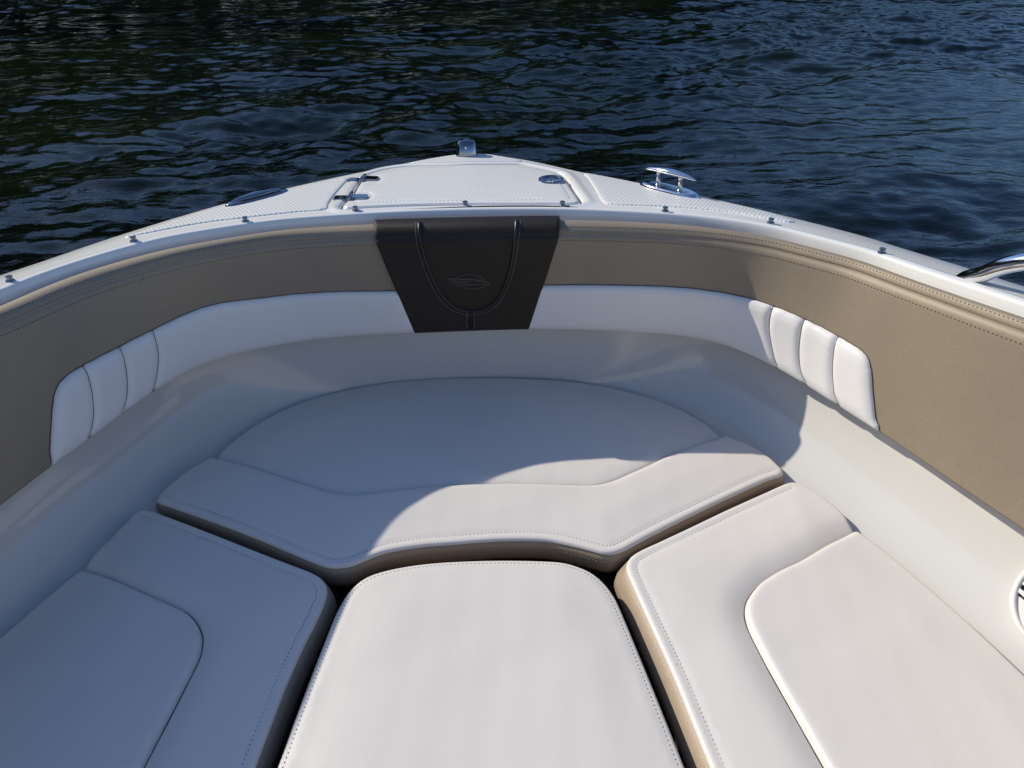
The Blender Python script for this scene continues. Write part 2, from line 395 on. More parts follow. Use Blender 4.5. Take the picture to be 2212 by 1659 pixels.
# hull sides below the deck edge
h = MB(); rows = []
for d, z in ((-.004, Z_OUT-.006), (0.0, Z_OUT-.02), (.002, Z_OUT-.05), (.0, .98), (-.03, .8), (-.10, .55), (-.19, .3), (-.30, .05), (-.36, -.12)):
    rows.append(z3r(offs(cOUT, d), z) if z > .9 else z3(offs(cOUT, d), z))
h.grid(rows); h.build('hull', GEL, boat)
t = MB(); pth = z3r(offs(cOUT, .004), .985); t.tube(pth, .018, 8); t.build('rub_rail', RAILM, boat)

# deck sheet with hatch groove
hatch_px = [(741,451),(738,444),(759,424),(771,403),(784,386),(797,376.5),(834,366),(884,359.5),(985,357),(1080,355.5),(1124,355.8),(1140,358.5),(1206,373),(1221,384),(1240,411),(1253.8,431),(1255,438),(1240,441.5),(1180,441.8),(1005,442.5),(898,444.5),(800,448.5),(755,451.5)]
OUT2 = resample(cOUT, .012); S2 = resample(cS, .012)
def deck_base(p):
    dO = pdist(p, OUT2); dS = pdist(p, S2); f = dS/(dS+dO+1e-9)
    return rise(p[:,1])+(Z_S-.0010)*(1-f)+Z_OUT*f+.004*np.sin(math.pi*f) - .008*np.clip(1-dO/.012, 0, 1)**2
def on_deck(pts, lift=0.0):
    out = []
    for u, v in pts:
        z = 1.085
        for _ in range(10):
            q = P(u, v, z); z = float(deck_base(q[None, :2])[0])
        out.append([q[0], q[1], z+lift])
    return np.array(out)
hatch = resample(cr(on_deck(hatch_px)[:, :2], 8, closed=True), .006, closed=True)
def groove(p):
    d = pdist(p, hatch, True); ins = inside(p, hatch); z = np.where(d < .0045, -.011*(1-ss(d/.0045)*.6), 0.0)
    z = z+np.where(~ins, .0045*np.exp(-((d-.020)/.010)**2), 0)
    return z
def deckz(p): return deck_base(p)+groove(p)
ring = np.vstack([resample(cOUT, .012), resample(cS, .012)[::-1]])
hl = np.vstack([hatch, hatch[:1]])
v2, f2 = cdt(ring, .011, seams=[hl], rings=(.003,.007,.012), srings=(.003,.0055,.010,.016,.024,.034))
mesh('deck', np.column_stack([v2, deckz(v2)]), f2, GEL, boat)
# coaming: flange at the snap line, rounded lip, face down behind the backrest
rows = [z3r(offs(cS, .004), Z_S-.0035), z3r(offs(cS, .001), Z_S+.0002)]
KS = .15*ss(abs(np.concatenate([np.full(len(ROWS), 90.), np.degrees(TH), np.full(len(ROWS), 90.)]))/60)-.13
def lerp(k):
    k = (k+KS*float(k > .1))[:,None]; return cS*(1-k)+cB*k
for k, dz in ((.08,.0008),(.26,.0008),(.33,.0002),(.375,-.0015),(.41,-.0045),(.44,-.009),(.465,-.015),(.49,-.022),(.52,-.031),(.56,-.044),(.60,-.08)):
    rows.append(z3r(lerp(k), Z_S+dz))
rows.append(z3(offs(cB, .012), .90))
c = MB(); c.grid(rows, flip=False); c.build('coaming', GEL, boat)
# liner: recessed behind the backrest foot, coved into the seat shelf
rows = [z3(offs(cB, .012), .91), z3(offs(cE, .058), .87)]
A0 = offs(cE, .052); B0 = offs(cF, .012)
for k in range(17):
    s_ = k/16; ph = s_*math.pi/2
    u_ = .88*(1-math.cos(ph))**1.1+.12*s_; w_ = .86*math.sin(ph)+.14*s_
    rows.append(z3(A0*(1-u_)+B0*u_, .83*(1-w_)+.570*w_))
rows.append(z3(offs(cF, -.01), .560))
cU = arch(np.array([(-.41,.74),(-.37,1.05),(-.30,1.18),(-.15,1.23),(0,1.24),(.15,1.23),(.30,1.18),(.37,1.05),(.41,.74)]), [(.42,.6),(.46,.2),(.48,-.8)], 1.5)
cU2 = offs(cU, .03)
rows += [z3(offs(cF, -.05), .538), z3(cU2, .535), z3(offs(cU2, -.006), .525)]
LN_rows = rows
c = MB(); c.grid(rows); liner = c.build('liner', LINER, boat)
fl = MB(); fl.grid([z3(offs(cU2, -.0055), .524), z3(offs(cU2, -.004), .16), z3(offs(cU2, -.01), .155), z3(cU2*np.array([.02, 1]), .155)]); fl.build('floor', FLOORM, boat)  # bench walls share the near-black colour, standing in for shade in the gaps

# ------------------------------------------------------------------ backrest surface: parameter (s = station, v in 0..1)
st_ang = np.concatenate([np.full(len(ROWS), -99.), np.degrees(TH), np.full(len(ROWS), 99.)])
ia = 7; ib = NS-8
STA = np.linspace(ia, ib, 900)
def cs(c, s): return np.stack([np.interp(s, np.arange(NS), c[:,k]) for k in (0,1)], -1)
NB = nrm2(cM)
def prof_pts(s, v, off=0.0):
    """s,v arrays -> 3D on the backrest (roll 0..VR, face VR..1)"""
    s, v = np.broadcast_arrays(np.asarray(s, float), np.asarray(v, float))
    B, M_, E = cs(cB, s), cs(cM, s), cs(cE, s); n = cs(NB, s)
    n = n/np.linalg.norm(n, axis=-1, keepdims=True)
    VR = .16
    # roll: half-round from B to M
    a = np.clip(v/VR, 0, 1); xy = B*(1-a)[...,None]+M_*a[...,None]
    bul = np.sin(a*math.pi)
    xy_r = xy - n*(.003*np.sin(a*math.pi)*a)[...,None]; rs = rise(xy[...,1]); z_r = Z_B-(Z_B-Z_M)*(.18*a+.82*a**4)+.0045*np.sin(a*math.pi)+rs
    # face
    b = np.clip((v-VR)/(1-VR), 0, 1); xy_f = M_*(1-b)[...,None]+E*b[...,None]
    puff = .007*(1-np.exp(-b/.022))-.0015*np.exp(-b/.010)+.003*np.sin(math.pi*b)
    xy_f = xy_f-n*puff[...,None]; z_f = (Z_M-.003+rise(xy_f[...,1]))*(1-b)+Z_E*b
    k = (v <= VR)
    xy = np.where(k[...,None], xy_r, xy_f); z = np.where(k, z_r, z_f)
    out = np.concatenate([xy, z[...,None]], -1)
    if np.any(off != 0):
        # normal approx: inward for face, up+inward for roll
        up = np.where(k, np.cos((a-.15)*math.pi*.55), .12)[...,None]; inn = np.sqrt(1-up**2)
        nv = np.concatenate([-n*inn, up*np.ones_like(up)], -1)
        out = out+nv*np.asarray(off)[...,None]
    return out
# dense lookup for pixel -> (s, v)
gs = np.linspace(ia, ib, 2400); gv = np.linspace(0, 1, 260)
GS, GV = np.meshgrid(gs, gv); GP = proj(prof_pts(GS, GV)); 
def sv(pts, face=True):
    out = []
    for u, v in pts:
        d = (GP[...,0]-u)**2+(GP[...,1]-v)**2
        if face: d = d+(GV < .165)*1e6
        i = np.unravel_index(np.argmin(d), d.shape); out.append((GS[i], GV[i]))
    return np.array(out)
# local metric coordinates (arc length, drop)
ARC = np.r_[0, np.cumsum(np.linalg.norm(np.diff((cM+cE)/2, axis=0), axis=1))]; HV = .335
def to_m(q): return np.stack([np.interp(q[:,0], np.arange(NS), ARC), q[:,1]*HV], 1)
def to_sv(m): return np.stack([np.interp(m[:,0], ARC, np.arange(NS)), m[:,1]/HV], 1)

def backrest(s0, s1, name_lab):
    s = np.linspace(s0, s1, 420); v = np.r_[np.linspace(.16, .22, 12), np.linspace(.23, .9, 22), np.linspace(.91, 1.0, 10)]
    SS, VV = np.meshgrid(s, v); pts = prof_pts(SS, VV)
    m = MB(); rows = list(pts)
    e_ = cs(cE, s)
    back = [z3(e_+cs(NB, s)*.045, Z_E+.002)]
    rows += back
    m.grid(rows, flip=True); o = m.build('backrest', TAN, boat)
    # roll
    vr = np.linspace(0, .158, 14); SS, VV = np.meshgrid(s, vr); pts = list(prof_pts(SS, VV))
    last = prof_pts(s, .158); last[:, 2] -= .006; last[:, :2] += cs(NB, s)*.006
    bk_ = []
    for k_, dz_ in ((.28,-.055),(.25,-.035),(.20,-.018),(.13,-.007),(.065,-.0018)):
        q_ = prof_pts(s, 0.0); q_[:, :2] = cs(cB, s)*(1-k_)+cs(cS, s)*k_; q_[:, 2] += dz_; bk_.append(q_)
    m = MB(); m.grid(bk_+pts+[last], flip=True); r = m.build('top_roll', TAN, o)
    # stitching rows and the seam line
    for nm, vv, off in (('roll_stitching', .118, .0008), ('face_stitching', .205, .0008)):
        m = MB(); L = prof_pts(s, vv, off); L = resample(L, .0045)
        for k in range(0, len(L)-1, 2): m.tube(np.array([L[k], L[k]*.4+L[k+1]*.6]), .0009, 4)
        m.build(nm, THREAD_D, o)
    return o
mid = float(np.interp(0, cM[:,0], np.arange(NS)))
bL = backrest(ia, mid, 'L'); bR = backrest(mid, ib, 'R')

def panel(outline_m, seams_m, mat, parent, name, H, wout, spacing=.007, base=.0006, gd=.006, gw=.006, lev=None, dens=.006):
    o = resample(outline_m, dens, closed=True)
    v, f = cdt(o, spacing, seams=[resample(x, dens) for x in seams_m])
    d = pdist(v, o, True); off = base+H*qc(d/wout)
    for sm in seams_m:
        ds = pdist(v, sm); off = off-gd*np.exp(-(ds/gw)**1.3)
    q = to_sv(v); pts = prof_pts(q[:,0], q[:,1], np.maximum(off, .0003) if gd == 0 else off)
    return mesh(name, pts, f, mat, parent, uv=v)
def line_on(pts_px, off=.001, face=True, n=10, smooth=True):
    q = sv(cr(pts_px, n) if smooth else resample(np.array(pts_px, float), 3.0), face); m = to_m(q)
    if len(m) > 6:
        m = np.stack([gsm(m[:,0], 1.5), gsm(m[:,1], 1.5)], 1)
    return m
wl_top = [(105,990),(111.4,897),(117,849.7),(130,824),(157.6,801),(203,776),(258,747.6),(328,712.6),(413,672.6),(480,654),(553,645),(634,635.5),(734,629.7),(870,628)]
wl_bot = [(910,714),(800,719.5),(700,727),(620,738),(553,750),(425.5,785.5),(330,840.5),(265,884),(190,941.5),(103,1005)]
wr_top = [(1160,615.4),(1316.7,615.5),(1451.5,619.6),(1542,629),(1610,642),(1669.5,660),(1740,689),(1809,724.5),(1854,751.5),(1872,768),(1880,785),(1884,809),(1887,846.6),(1893,902.5),(1901,926)]
wr_bot = [(1890,920),(1809,868.5),(1741.6,825),(1659,778.5),(1600,753),(1560,736.5),(1482,721.5),(1316.7,710),(1130,706.5)]
def poly_on(a, b, e):
    A = sv(cr(a, 6)); B = sv(cr(b, 6)); B[:, 1] = 1.0; A[e, 1] = 1.0; return to_m(np.vstack([A, B]))
pl = poly_on(wl_top, wl_bot, 0); pr = poly_on(wr_top, wr_bot, -1)
pleats_L = [[(179,789.6),(192,835),(197.7,887),(191.5,942)], [(257.8,748),(268,790),(272,837),(265,884.8)], [(328,712),(337,748),(339.8,784.7),(330,842)]]
pleats_R = [[(1671,662),(1664.6,690),(1665,722.8),(1679,789)], [(1737.8,690),(1729,746.6),(1731.6,796.7),(1741.6,826)], [(1810.4,724.6),(1802,784),(1805.5,846.7),(1812,871)]]
for par, po, pls in ((bL, pl, pleats_L), (bR, pr, pleats_R)):
    sm = [to_m(sv(cr(p_, 8))) for p_ in pls]
    sm = [np.stack([gsm(x[:,0], 2), gsm(x[:,1], 2)], 1) for x in sm]
    panel(po, sm, WHITE2, par, 'white_panel', .014, .028, gd=.009, gw=.007)
    m = MB(); oo = resample(po, .006, closed=True)
    q = to_sv(oo); pts = prof_pts(q[:,0], q[:,1], .0012); low = q[:,1] > .99; k0 = int(np.argmax(low & ~np.roll(low, 1))); pts = np.roll(pts, -k0, 0); low = np.roll(low, -k0)
    m.tube(pts[~low], .0009, 5, caps=False); m.build('panel_seam', THREAD_D, par)
    m = MB(); qb = np.roll(q, -k0, 0)[low]; dashes(m, prof_pts(qb[:,0], np.full(len(qb), .975), .0085), .005, .0006, .5); m.build('lower_stitching', THREAD_L, par)
    m = MB()
    for x in sm:
        x = resample(x, .005); q = to_sv(x); d = pdist(x, oo, True); pts = prof_pts(q[:,0], q[:,1], .0006+.014*qc(d/.028)-.0085); m.tube(pts, .0009, 5)
    m.build('pleat_seam', THREAD_D, par)

# dark centre panel over the backrest
hp_px_l = [(809.5,482),(809.5,494),(812,514)]; 
def strip_sv(px): return sv(px, face=False)
def dark_panel():
    # side lines as station versus v
    top = sv([(811,520),(1208,510)]); bot = sv([(895,715.5),(1143,707.5)])
    vs = np.r_[np.linspace(0, .16, 16), np.linspace(.162, .2, 8), np.linspace(.21, 1.0, 60)]
    a = np.clip((vs-.17)/(.83), 0, 1)
    sl = top[0,0]+(bot[0,0]-top[0,0])*a; sr = top[1,0]+(bot[1,0]-top[1,0])*a
    rows = []; uv = []
    tt = np.r_[0, .004, .010, np.linspace(.02, .98, 70), .990, .996, 1]
    for k, v in enumerate(vs):
        s = sl[k]*(1-tt)+sr[k]*tt; e = np.minimum(tt, 1-tt)
        off = .0125*qc(e/.012)
        off = off+.0005
        if v > .97: off = off*(1-.6*ss((v-.97)/.03))
        rows.append(prof_pts(s, np.full(len(s), v), off)); uv += [(np.interp(x, np.arange(NS), ARC), v*HV) for x in s]
    m = MB(); m.grid(rows, flip=True)
    last = rows[-1].copy(); last[:, 2] -= .002
    last2 = last.copy(); last2[:, 1] += .04
    return mesh('headrest_panel', m.V, m.F, DARK, boat, uv=uv)
hp = dark_panel()
dO = .013
U_px = [(905.8,480),(905.5,497),(907,516.5),(912,540),(920.4,565.8),(928,588),(938.4,610),(949,630),(960.7,646),(973,658),(987.7,667),(1016.8,673.5),(1036,671),(1050.4,666.6),(1062,659),(1072.8,648.7),(1082,634),(1090.8,615),(1098,594),(1104,572.5),(1108.5,545),(1112,516.5),(1115,495),(1116,476)]
def px_line(px, off, step, face=False):
    q = sv(resample(cr(px, 6), step), face); q = np.stack([gsm(q[:,0], 2), gsm(q[:,1], 2)], 1)
    return prof_pts(q[:,0], q[:,1], off)
# the tan surface lies dO below the panel, so shift the pixel lookups by panel thickness using a lifted lookup
GPd = proj(prof_pts(GS, GV, np.full(GS.shape, dO)))
GP_keep = GP; GP = GPd
ul = px_line(U_px, dO+.001, 5.0)
m = MB(); m.tube(ul, .0042, 8); m.build('piping', DARKP, hp)
def shift(px, d):
    p = resample(cr(px, 6), 2.0); t_ = np.gradient(p, axis=0); n_ = np.stack([-t_[:,1], t_[:,0]], 1); n_ /= np.linalg.norm(n_, axis=1)[:,None]
    return p+n_*d
m = MB()
so = shift(U_px, 8.0)
q = sv(so, False); q = np.stack([gsm(q[:,0], 3), gsm(q[:,1], 3)], 1); dashes(m, prof_pts(q[:,0], q[:,1], dO+.0008), .0035)
for du in (-8, 8):
    q = sv([(1017+du, 676+k*3) for k in range(12)]); dashes(m, prof_pts(q[:,0], q[:,1], dO+.0008), .0035)
m.build('stitching', THREAD_L, hp)
m = MB()
q = sv([(1017+.1*k, 675+k*3) for k in range(12)]); 
for du in (-.0035, .0035):
    qq = to_m(q); qq[:,0] += du; qq = to_sv(qq); m.tube(prof_pts(qq[:,0], qq[:,1], dO), .0026, 6)
m.build('centre_seam', DARKP, hp)
def zz(pts): return [((980+x/3.456)/1.2911, (580+y/3.456)/1.2911) for x, y in pts]
emb = [([(922,680),(1060,684),(1180,691),(1245,699),(1300,716),(1342,731)], (.0014,.0022,.0013)),
       ([(932,703),(1020,706),(1115,711)], (.0012,.0018,.0010)), ([(950,727),(1040,726),(1120,723)], (.0012,.0017,.0010)),
       ([(1005,746),(1080,741),(1180,737),(1342,732)], (.0012,.0018,.0008)), ([(1192,702),(1225,709),(1240,705)], (.0008,.0014,.0008)),
       ([(1030,666),(1060,651),(1110,643),(1170,645),(1230,660),(1270,680),(1291,696)], (.0016,.0010,.0007)),
       ([(1070,762),(1110,777),(1160,782),(1220,776),(1265,762),(1297,742)], (.0008,.0010,.0014))]
m = MB()
for pts_, (r0, r1, r2) in emb:
    pth = px_line(zz(pts_), dO+.0006, 2.0, True); k = np.linspace(0, 1, len(pth)); m.tube(pth, np.interp(k, [0,.35,1], [r0,r1,r2]), 6)
m.build('emblem', EMB, hp)
GP = GP_keep

# ------------------------------------------------------------------ deck furniture
def pad(px, name='nonskid_pad', parent=boat, lift=.0035, sp=.012):
    p = on_deck(px)[:, :2]; o = resample(cr(p, 6, closed=True) if len(p) > 8 else p, .008, closed=True)
    v, f = cdt(o, sp, rings=(.003,.006)); d = pdist(v, o, True)
    return mesh(name, np.column_stack([v, deck_base(v)+lift*ss(d/.005)-.0012*(d < 1e-4)]), f, NSK, parent)
pad([(268,514),(300,503),(380,477),(480,447),(560,427),(640,408),(700,394.5),(745,384.5),(752,388),(742,400),(728,416),(711,440),(704,453),(640,459),(540,470),(434,483),(350,498),(300,508)])
pad([(884,353),(940,342),(990,335),(1043,333.5),(1090,340),(1130,348.5),(1120,350.5),(1000,351),(900,354.5)])
pad([(1262,375),(1300,381),(1381,397),(1504,424),(1592,444),(1659,460),(1712,477),(1717,481),(1700,481),(1567,458.5),(1437,447),(1316.7,442.7),(1301,437),(1285,410),(1268,384)])
# hatch lid
hin = hatch.copy(); t_ = np.roll(hin, -1, 0)-np.roll(hin, 1, 0); n_ = np.stack([-t_[:,1], t_[:,0]], 1); n_ /= np.linalg.norm(n_, axis=1)[:,None]
if not inside(hin[:1]+n_[:1]*.003, hatch)[0]: n_ = -n_
lid_o = resample(hin+n_*.006, .006, closed=True)
v, f = cdt(lid_o, .018, rings=(.0015,.004,.008,.014)); d = pdist(v, lid_o, True)
lid = mesh('hatch_lid', np.column_stack([v, deck_base(v)-.006+.0095*qc(d/.007)]), f, GEL, boat)
lid['label'] = 'white anchor locker lid with nonskid top'
lp = on_deck([(775,440),(770,436),(800,434),(806,424),(796,418),(772,417),(782,402),(812,401),(822,392),(818,385),(812,381),(850,372),(890,365),(1000,362.5),(1120,362),(1140,364),(1196,376),(1204,385),(1210,396),(1232,430),(1232,435),(1160,435.5),(1005,436.5),(880,438)])[:, :2]
o_ = resample(lp, .008, closed=True); v, f = cdt(o_, .02, rings=(.003,.006)); d = pdist(v, o_, True)
mesh('nonskid_pad', np.column_stack([v, deck_base(v)+.0034+.0018*ss(d/.005)]), f, NSK, lid)
# gasket channel in the gap
m = MB(); g = np.column_stack([hatch, deck_base(hatch)-.0085]); m.tube(np.vstack([g, g[:1]]), .0028, 6, caps=False); m.build('gasket', GASK, boat)
# latch
lc = on_deck([(1190.5,394)], .0075)[0]
m = MB(); R_ = .037
m.lathe([(R_,0),(R_,.0015),(R_*.96,.0035),(R_*.86,.0042),(R_*.80,.003),(R_*.78,-.001),(R_*.3,-.0015),(.0005,-.0015)], lc, n=40)
la = m.build('latch', CHROME, lid)
m = MB(); m.box(lc+np.array([.004,0,.0012]), (.0035,0,0), (0,R_*.74,0), (0,0,.002)); m.box(lc+np.array([.018,0,.0006]), (.011,0,0), (0,R_*.5,0), (0,0,.0014)); m.build('pull_tab', STEEL, la)
# hinges
for (lu, lv), (ru, rv), (bu, bv) in (((752,391.5),(818,390.5),(786,387)), ((722,431),(794,430),(760,425))):
    a = on_deck([(lu, lv)], .005)[0]; b = on_deck([(ru, rv)], .007)[0]; ct = (a+b)/2; ex = (b-a)/2; ex[2] = 0; L_ = np.linalg.norm(ex); exn = ex/L_; ey = np.array([-exn[1], exn[0], 0])
    m = MB(); m.box(a+exn*L_*.47, exn*L_*.47, ey*.0155, (0,0,.0022)); m.box(b-exn*L_*.47, exn*L_*.47, ey*.0155, (0,0,.0022))
    hg = m.build('hinge', CHROME, lid, smooth=False)
    bd = on_deck([(bu, bv+8)])[0]-on_deck([(bu+9, bv-8)])[0]; bd[2] = 0; bd /= np.linalg.norm(bd)
    m = MB(); m.tube(np.array([ct+np.array([0,0,.004])+ey*.023*k for k in (-1,-.4,.4,1)]), [.0052,.006,.006,.0052], 12); m.build('pin_barrel', CHROME, hg)

# snap studs
for u, v in [(22,604),(289,518),(530,475),(768,452),(1005,441),(1215,441),(1437,453),(1665,478),(1905,543)]:
    q = PR([(u, v+2)], Z_S+.002)[0]; q[2] += -.0005
    m = MB(); m.lathe([(.0092,-.003),(.0092,.0),(.0086,.0018),(.0062,.0026),(.0050,.0045),(.0056,.0062),(.0072,.0075),(.0074,.0098),(.0060,.0108),(.003,.0104),(.0001,.0103)], q, n=20)
    m.build('snap_stud', CHROME, boat)
# bow light
bc = on_deck([(1008.5,340)])[0]; bc[1] += .022
m = MB(); rows = []
for hh, wx, wy, sh in ((-.004,.036,.030,0),(.002,.0355,.030,0),(.012,.0335,.028,-.001),(.026,.0315,.025,-.001),(.038,.0300,.022,.000),(.045,.0275,.019,.001),(.049,.0235,.0155,.002),(.0505,.018,.011,.003),(.0495,.010,.006,.003),(.049,.0005,.0005,.003)):
    ring_ = []
    for q in np.linspace(0, 2*math.pi, 40, endpoint=False):
        cx_, sy_ = math.cos(q), math.sin(q); e = .55
        ring_.append(bc+np.array([wx*math.copysign(abs(cx_)**e, cx_), sh+wy*math.copysign(abs(sy_)**e, sy_), hh]))
    rows.append(ring_)
m.grid(rows, wrap=True); bl = m.build('bow_light', CHROME, boat)
m = MB(); m.box(bc+np.array([0,.026,.022]), (.024,0,0), (0,.004,0), (0,0,.012)); m.build('lens', BLACK, bl)
m = MB(); m.lathe([(.0042,0),(.004,.0015),(.0025,.0022),(.0001,.002)], bc+np.array([-.002,-.0250,.030]), axis=(0,-1,.12), n=14); m.build('screw', STEEL, bl)
# cleats
def frame(a, b):
    d = b-a; L_ = np.linalg.norm(d); d = d/L_; n = np.cross([0,0,1.], d); return (a+b)/2, d, n/np.linalg.norm(n), L_
def oval(m, c0, d, n, lx, ly, prof, seg=48, e=.85):
    rows = []
    for k, z in prof:
        rows.append([c0+d*(lx*k*math.copysign(abs(math.cos(q))**e, math.cos(q)))+n*(ly*k*math.copysign(abs(math.sin(q))**e, math.sin(q)))+np.array([0,0,z]) for q in np.linspace(0, 2*math.pi, seg, endpoint=False)])
    m.grid(rows, wrap=True)
def base_prof(hh): return [(1.0,-.003),(1.0,.002),(.985,.005),(.95,hh*.72),(.88,hh*.95),(.80,hh),(.70,hh*.98),(.5,hh*.97),(.001,hh*.97)]
# retracted cleat, port
a = on_deck([(489,449)])[0]; b = on_deck([(621,413)])[0]; c0, d, n, L_ = frame(a, b); c0[2] += .001
m = MB(); oval(m, c0, d, n, L_/2, .031, base_prof(.011)); cl = m.build('pull_up_cleat', CHROME, boat); cl['label'] = 'oval chrome cleat pushed down flush on the left side of the deck'
def horn(c0, d, n, L2, z, drop=.006, w0=.010, w1=.006, hh=.006):
    rows = []
    for x in np.linspace(-1, 1, 31):
        k = max(1-abs(x)**2.6, .0)**.5; yw = (w1+(w0-w1)*(1-abs(x)))*k+.0006; zh = hh*k*(1-.35*abs(x))+.0005
        rows.append([c0+d*L2*x+n*yw*math.cos(q)+np.array([0,0,z-drop*abs(x)**2+zh*math.sin(q)]) for q in np.linspace(0, 2*math.pi, 16, endpoint=False)])
    m = MB(); m.grid(rows, wrap=True); return m
m = horn(c0+n*.002, d, n, L_*.415, .0135, .003, .019, .010, .0075); hb = m.build('horn', CHROME, cl)
m = MB(); m.tube(np.array([c0-n*.019+d*L_*x+np.array([0,0,.0112]) for x in np.linspace(-.33,.33,9)]), [.0008,.0015,.002,.003,.0035,.003,.002,.0015,.0008], 8); m.build('slot', RUBBER, cl)
# raised cleat, starboard
a = on_deck([(1384,399)])[0]; b = on_deck([(1507,431)])[0]; c0, d, n, L_ = frame(a, b); c0[2] += .001
m = MB(); oval(m, c0, d, n, L_/2, .031, base_prof(.013)); cl = m.build('pull_up_cleat', BRIGHT, boat); cl['label'] = 'chrome cleat pulled up on two posts on the right side of the deck'
e0 = P(1396,371,1.138); e1 = P(1501,386,1.138); ce = (e0+e1)/2; hd = e1-e0; hd[2] = 0; HL = np.linalg.norm(hd)/2; hd /= np.linalg.norm(hd)
cc = c0.copy(); zt = .056
m = horn(cc, d, n, L_*.44, zt, .007, .013, .006, .0085); m.build('horn', BRIGHT, cl)
for k in (-.19, .19):
    m = MB(); pb = cc+d*L_*k
    m.tube(np.array([pb+np.array([0,0,z]) for z in (.008,.012,.0125,.040,.0405,.047,.052)]), [.0078,.0078,.0066,.0066,.0074,.0074,.009], 14); m.build('post', STEEL, cl)
# grab rail on the right gunwale
b0 = on_deck([(2088,602)])[0]; tg = on_deck([(2150,625)])[0]-b0; tg /= np.linalg.norm(tg)
path = [b0-tg*.012+np.array([0,0,-.012]), b0.copy()]
for a_, h_ in ((.028,.022),(.06,.043),(.10,.060),(.15,.070),(.22,.074),(.34,.074),(.46,.072),(.54,.060),(.58,.035),(.60,-.02)): 
    y_ = b0[1]+tg[1]*a_; xm_ = lambda yy_: .5*(np.interp(-yy_, -cOUT[len(ROWS)+150:,1], cOUT[len(ROWS)+150:,0])+np.interp(-yy_, -cS[len(ROWS)+150:,1], cS[len(ROWS)+150:,0]))
    x_ = xm_(y_)+(b0[0]-xm_(b0[1]))*(1-float(ss(a_/.35)))
    path.append(np.array([x_-.012*float(ss(a_/.1)), y_, Z_S-.012+float(rise(y_))+h_*1.3]))
m = MB(); m.tube(cr(path, 8), .0168, 18); gr = m.build('grab_rail', BRIGHT, boat)
m = MB(); m.lathe([(.0185,-.004),(.0185,.0005),(.0165,.0015),(.012,.0015)], b0+tg*.004, n=20, sx=1.0, sy=1.0); m.build('base_gasket', RUBBER, gr)

# speaker in the right liner wall
dg = bpy.context.evaluated_depsgraph_get(); dg.update()
from mathutils.bvhtree import BVHTree
bv = BVHTree.FromObject(liner, dg)
def hit(u, v):
    dd = Vector(ROT@np.array([(u-CXP)/F, -(v-CYP)/F, -1.0])).normalized(); h_ = bv.ray_cast(Vector(CAM), dd); return h_
hs = hit(2322, 1318)
if hs[0] is not None:
    loc = np.array(hs[0]); ax = np.array(hs[1]); 
    if ax.dot(CAM-loc) < 0: ax = -ax
    ax /= np.linalg.norm(ax); ax = ax+np.array([0,0,.25]); ax /= np.linalg.norm(ax); org = loc+ax*.022
    m = MB(); Rs = .098
    m.lathe([(Rs*1.02,-.06),(Rs,.0),(Rs*.985,.004),(Rs*.95,.006),(Rs*.90,.005),(Rs*.885,.0),(Rs*.88,-.012)], org, axis=ax, n=64)
    spk = m.build('speaker', GEL, boat)
    m = MB(); m.lathe([(Rs*.89,-.006),(Rs*.80,-.004),(Rs*.72,-.008),(Rs*.3,-.03),(Rs*.14,-.022),(.0005,-.018)], org, axis=ax, n=48); m.build('cone', BLACK, spk)
    xd = np.cross([0,0,1.], ax); xd /= np.linalg.norm(xd); yd = np.cross(ax, xd)
    m = MB()
    if yd[2] < 0: yd = -yd
    for o_, w_b in ((-.018, .0040), (-.034, .0045)): m.box(org+yd*o_-ax*.0005, xd*Rs*.88, yd*w_b, ax*.003)
    sky_refl_disc = [[org+xd*(Rs*.885*r_*math.cos(q_))+yd*(-.043+(Rs*.86-.043)*r_*math.sin(q_))+ax*(.0005-.010*(1-r_)) for q_ in np.linspace(math.pi, 2*math.pi, 30)] for r_ in (.001,.3,.6,.85,1.0)]  # pale half disc added as the sky's reflection in the lower dish
    m.grid(sky_refl_disc, flip=True)
    m.lathe([(Rs*.24,-.004),(Rs*.24,.002),(Rs*.15,.0045),(.0005,.005)], org, axis=ax, n=24)
    m.build('grille_bars_and_reflection', GEL, spk)

# helm and companion consoles behind the photographer (they throw light back into the bow)
for sg in (-1, 1):
    m = MB(); pr_ = [(-.10,.15),(-.10,.52),(-.13,.60),(-.20,1.10),(-.24,1.30),(-.33,1.42),(-.48,1.47),(-.95,1.50),(-1.0,1.46),(-1.0,.15)]
    rows = [[(sg*x, y, z) for y, z in pr_] for x in (.37,.375,.39,.8,1.14,1.17,1.18)]
    rows[0] = [(x*1.0, y-.012*0, z-.012*(z > .2)) for x, y, z in rows[0]]
    m.grid(rows, flip=(sg > 0)); k = len(pr_); m.F.append(tuple(range(k))[::-1] if sg > 0 else tuple(range(k)))
    con = m.build('console', GEL, boat)
    m = MB(); m.grid([[(sg*x, y_, z_) for y_, z_ in ((-.085,.62),(-.07,.66),(-.10,.9),(-.15,1.12),(-.20,1.15),(-.22,1.12))] for x in (.40,.42,.8,1.08,1.10)], flip=(sg > 0)); m.build('console_cushion', WHITE2, con)

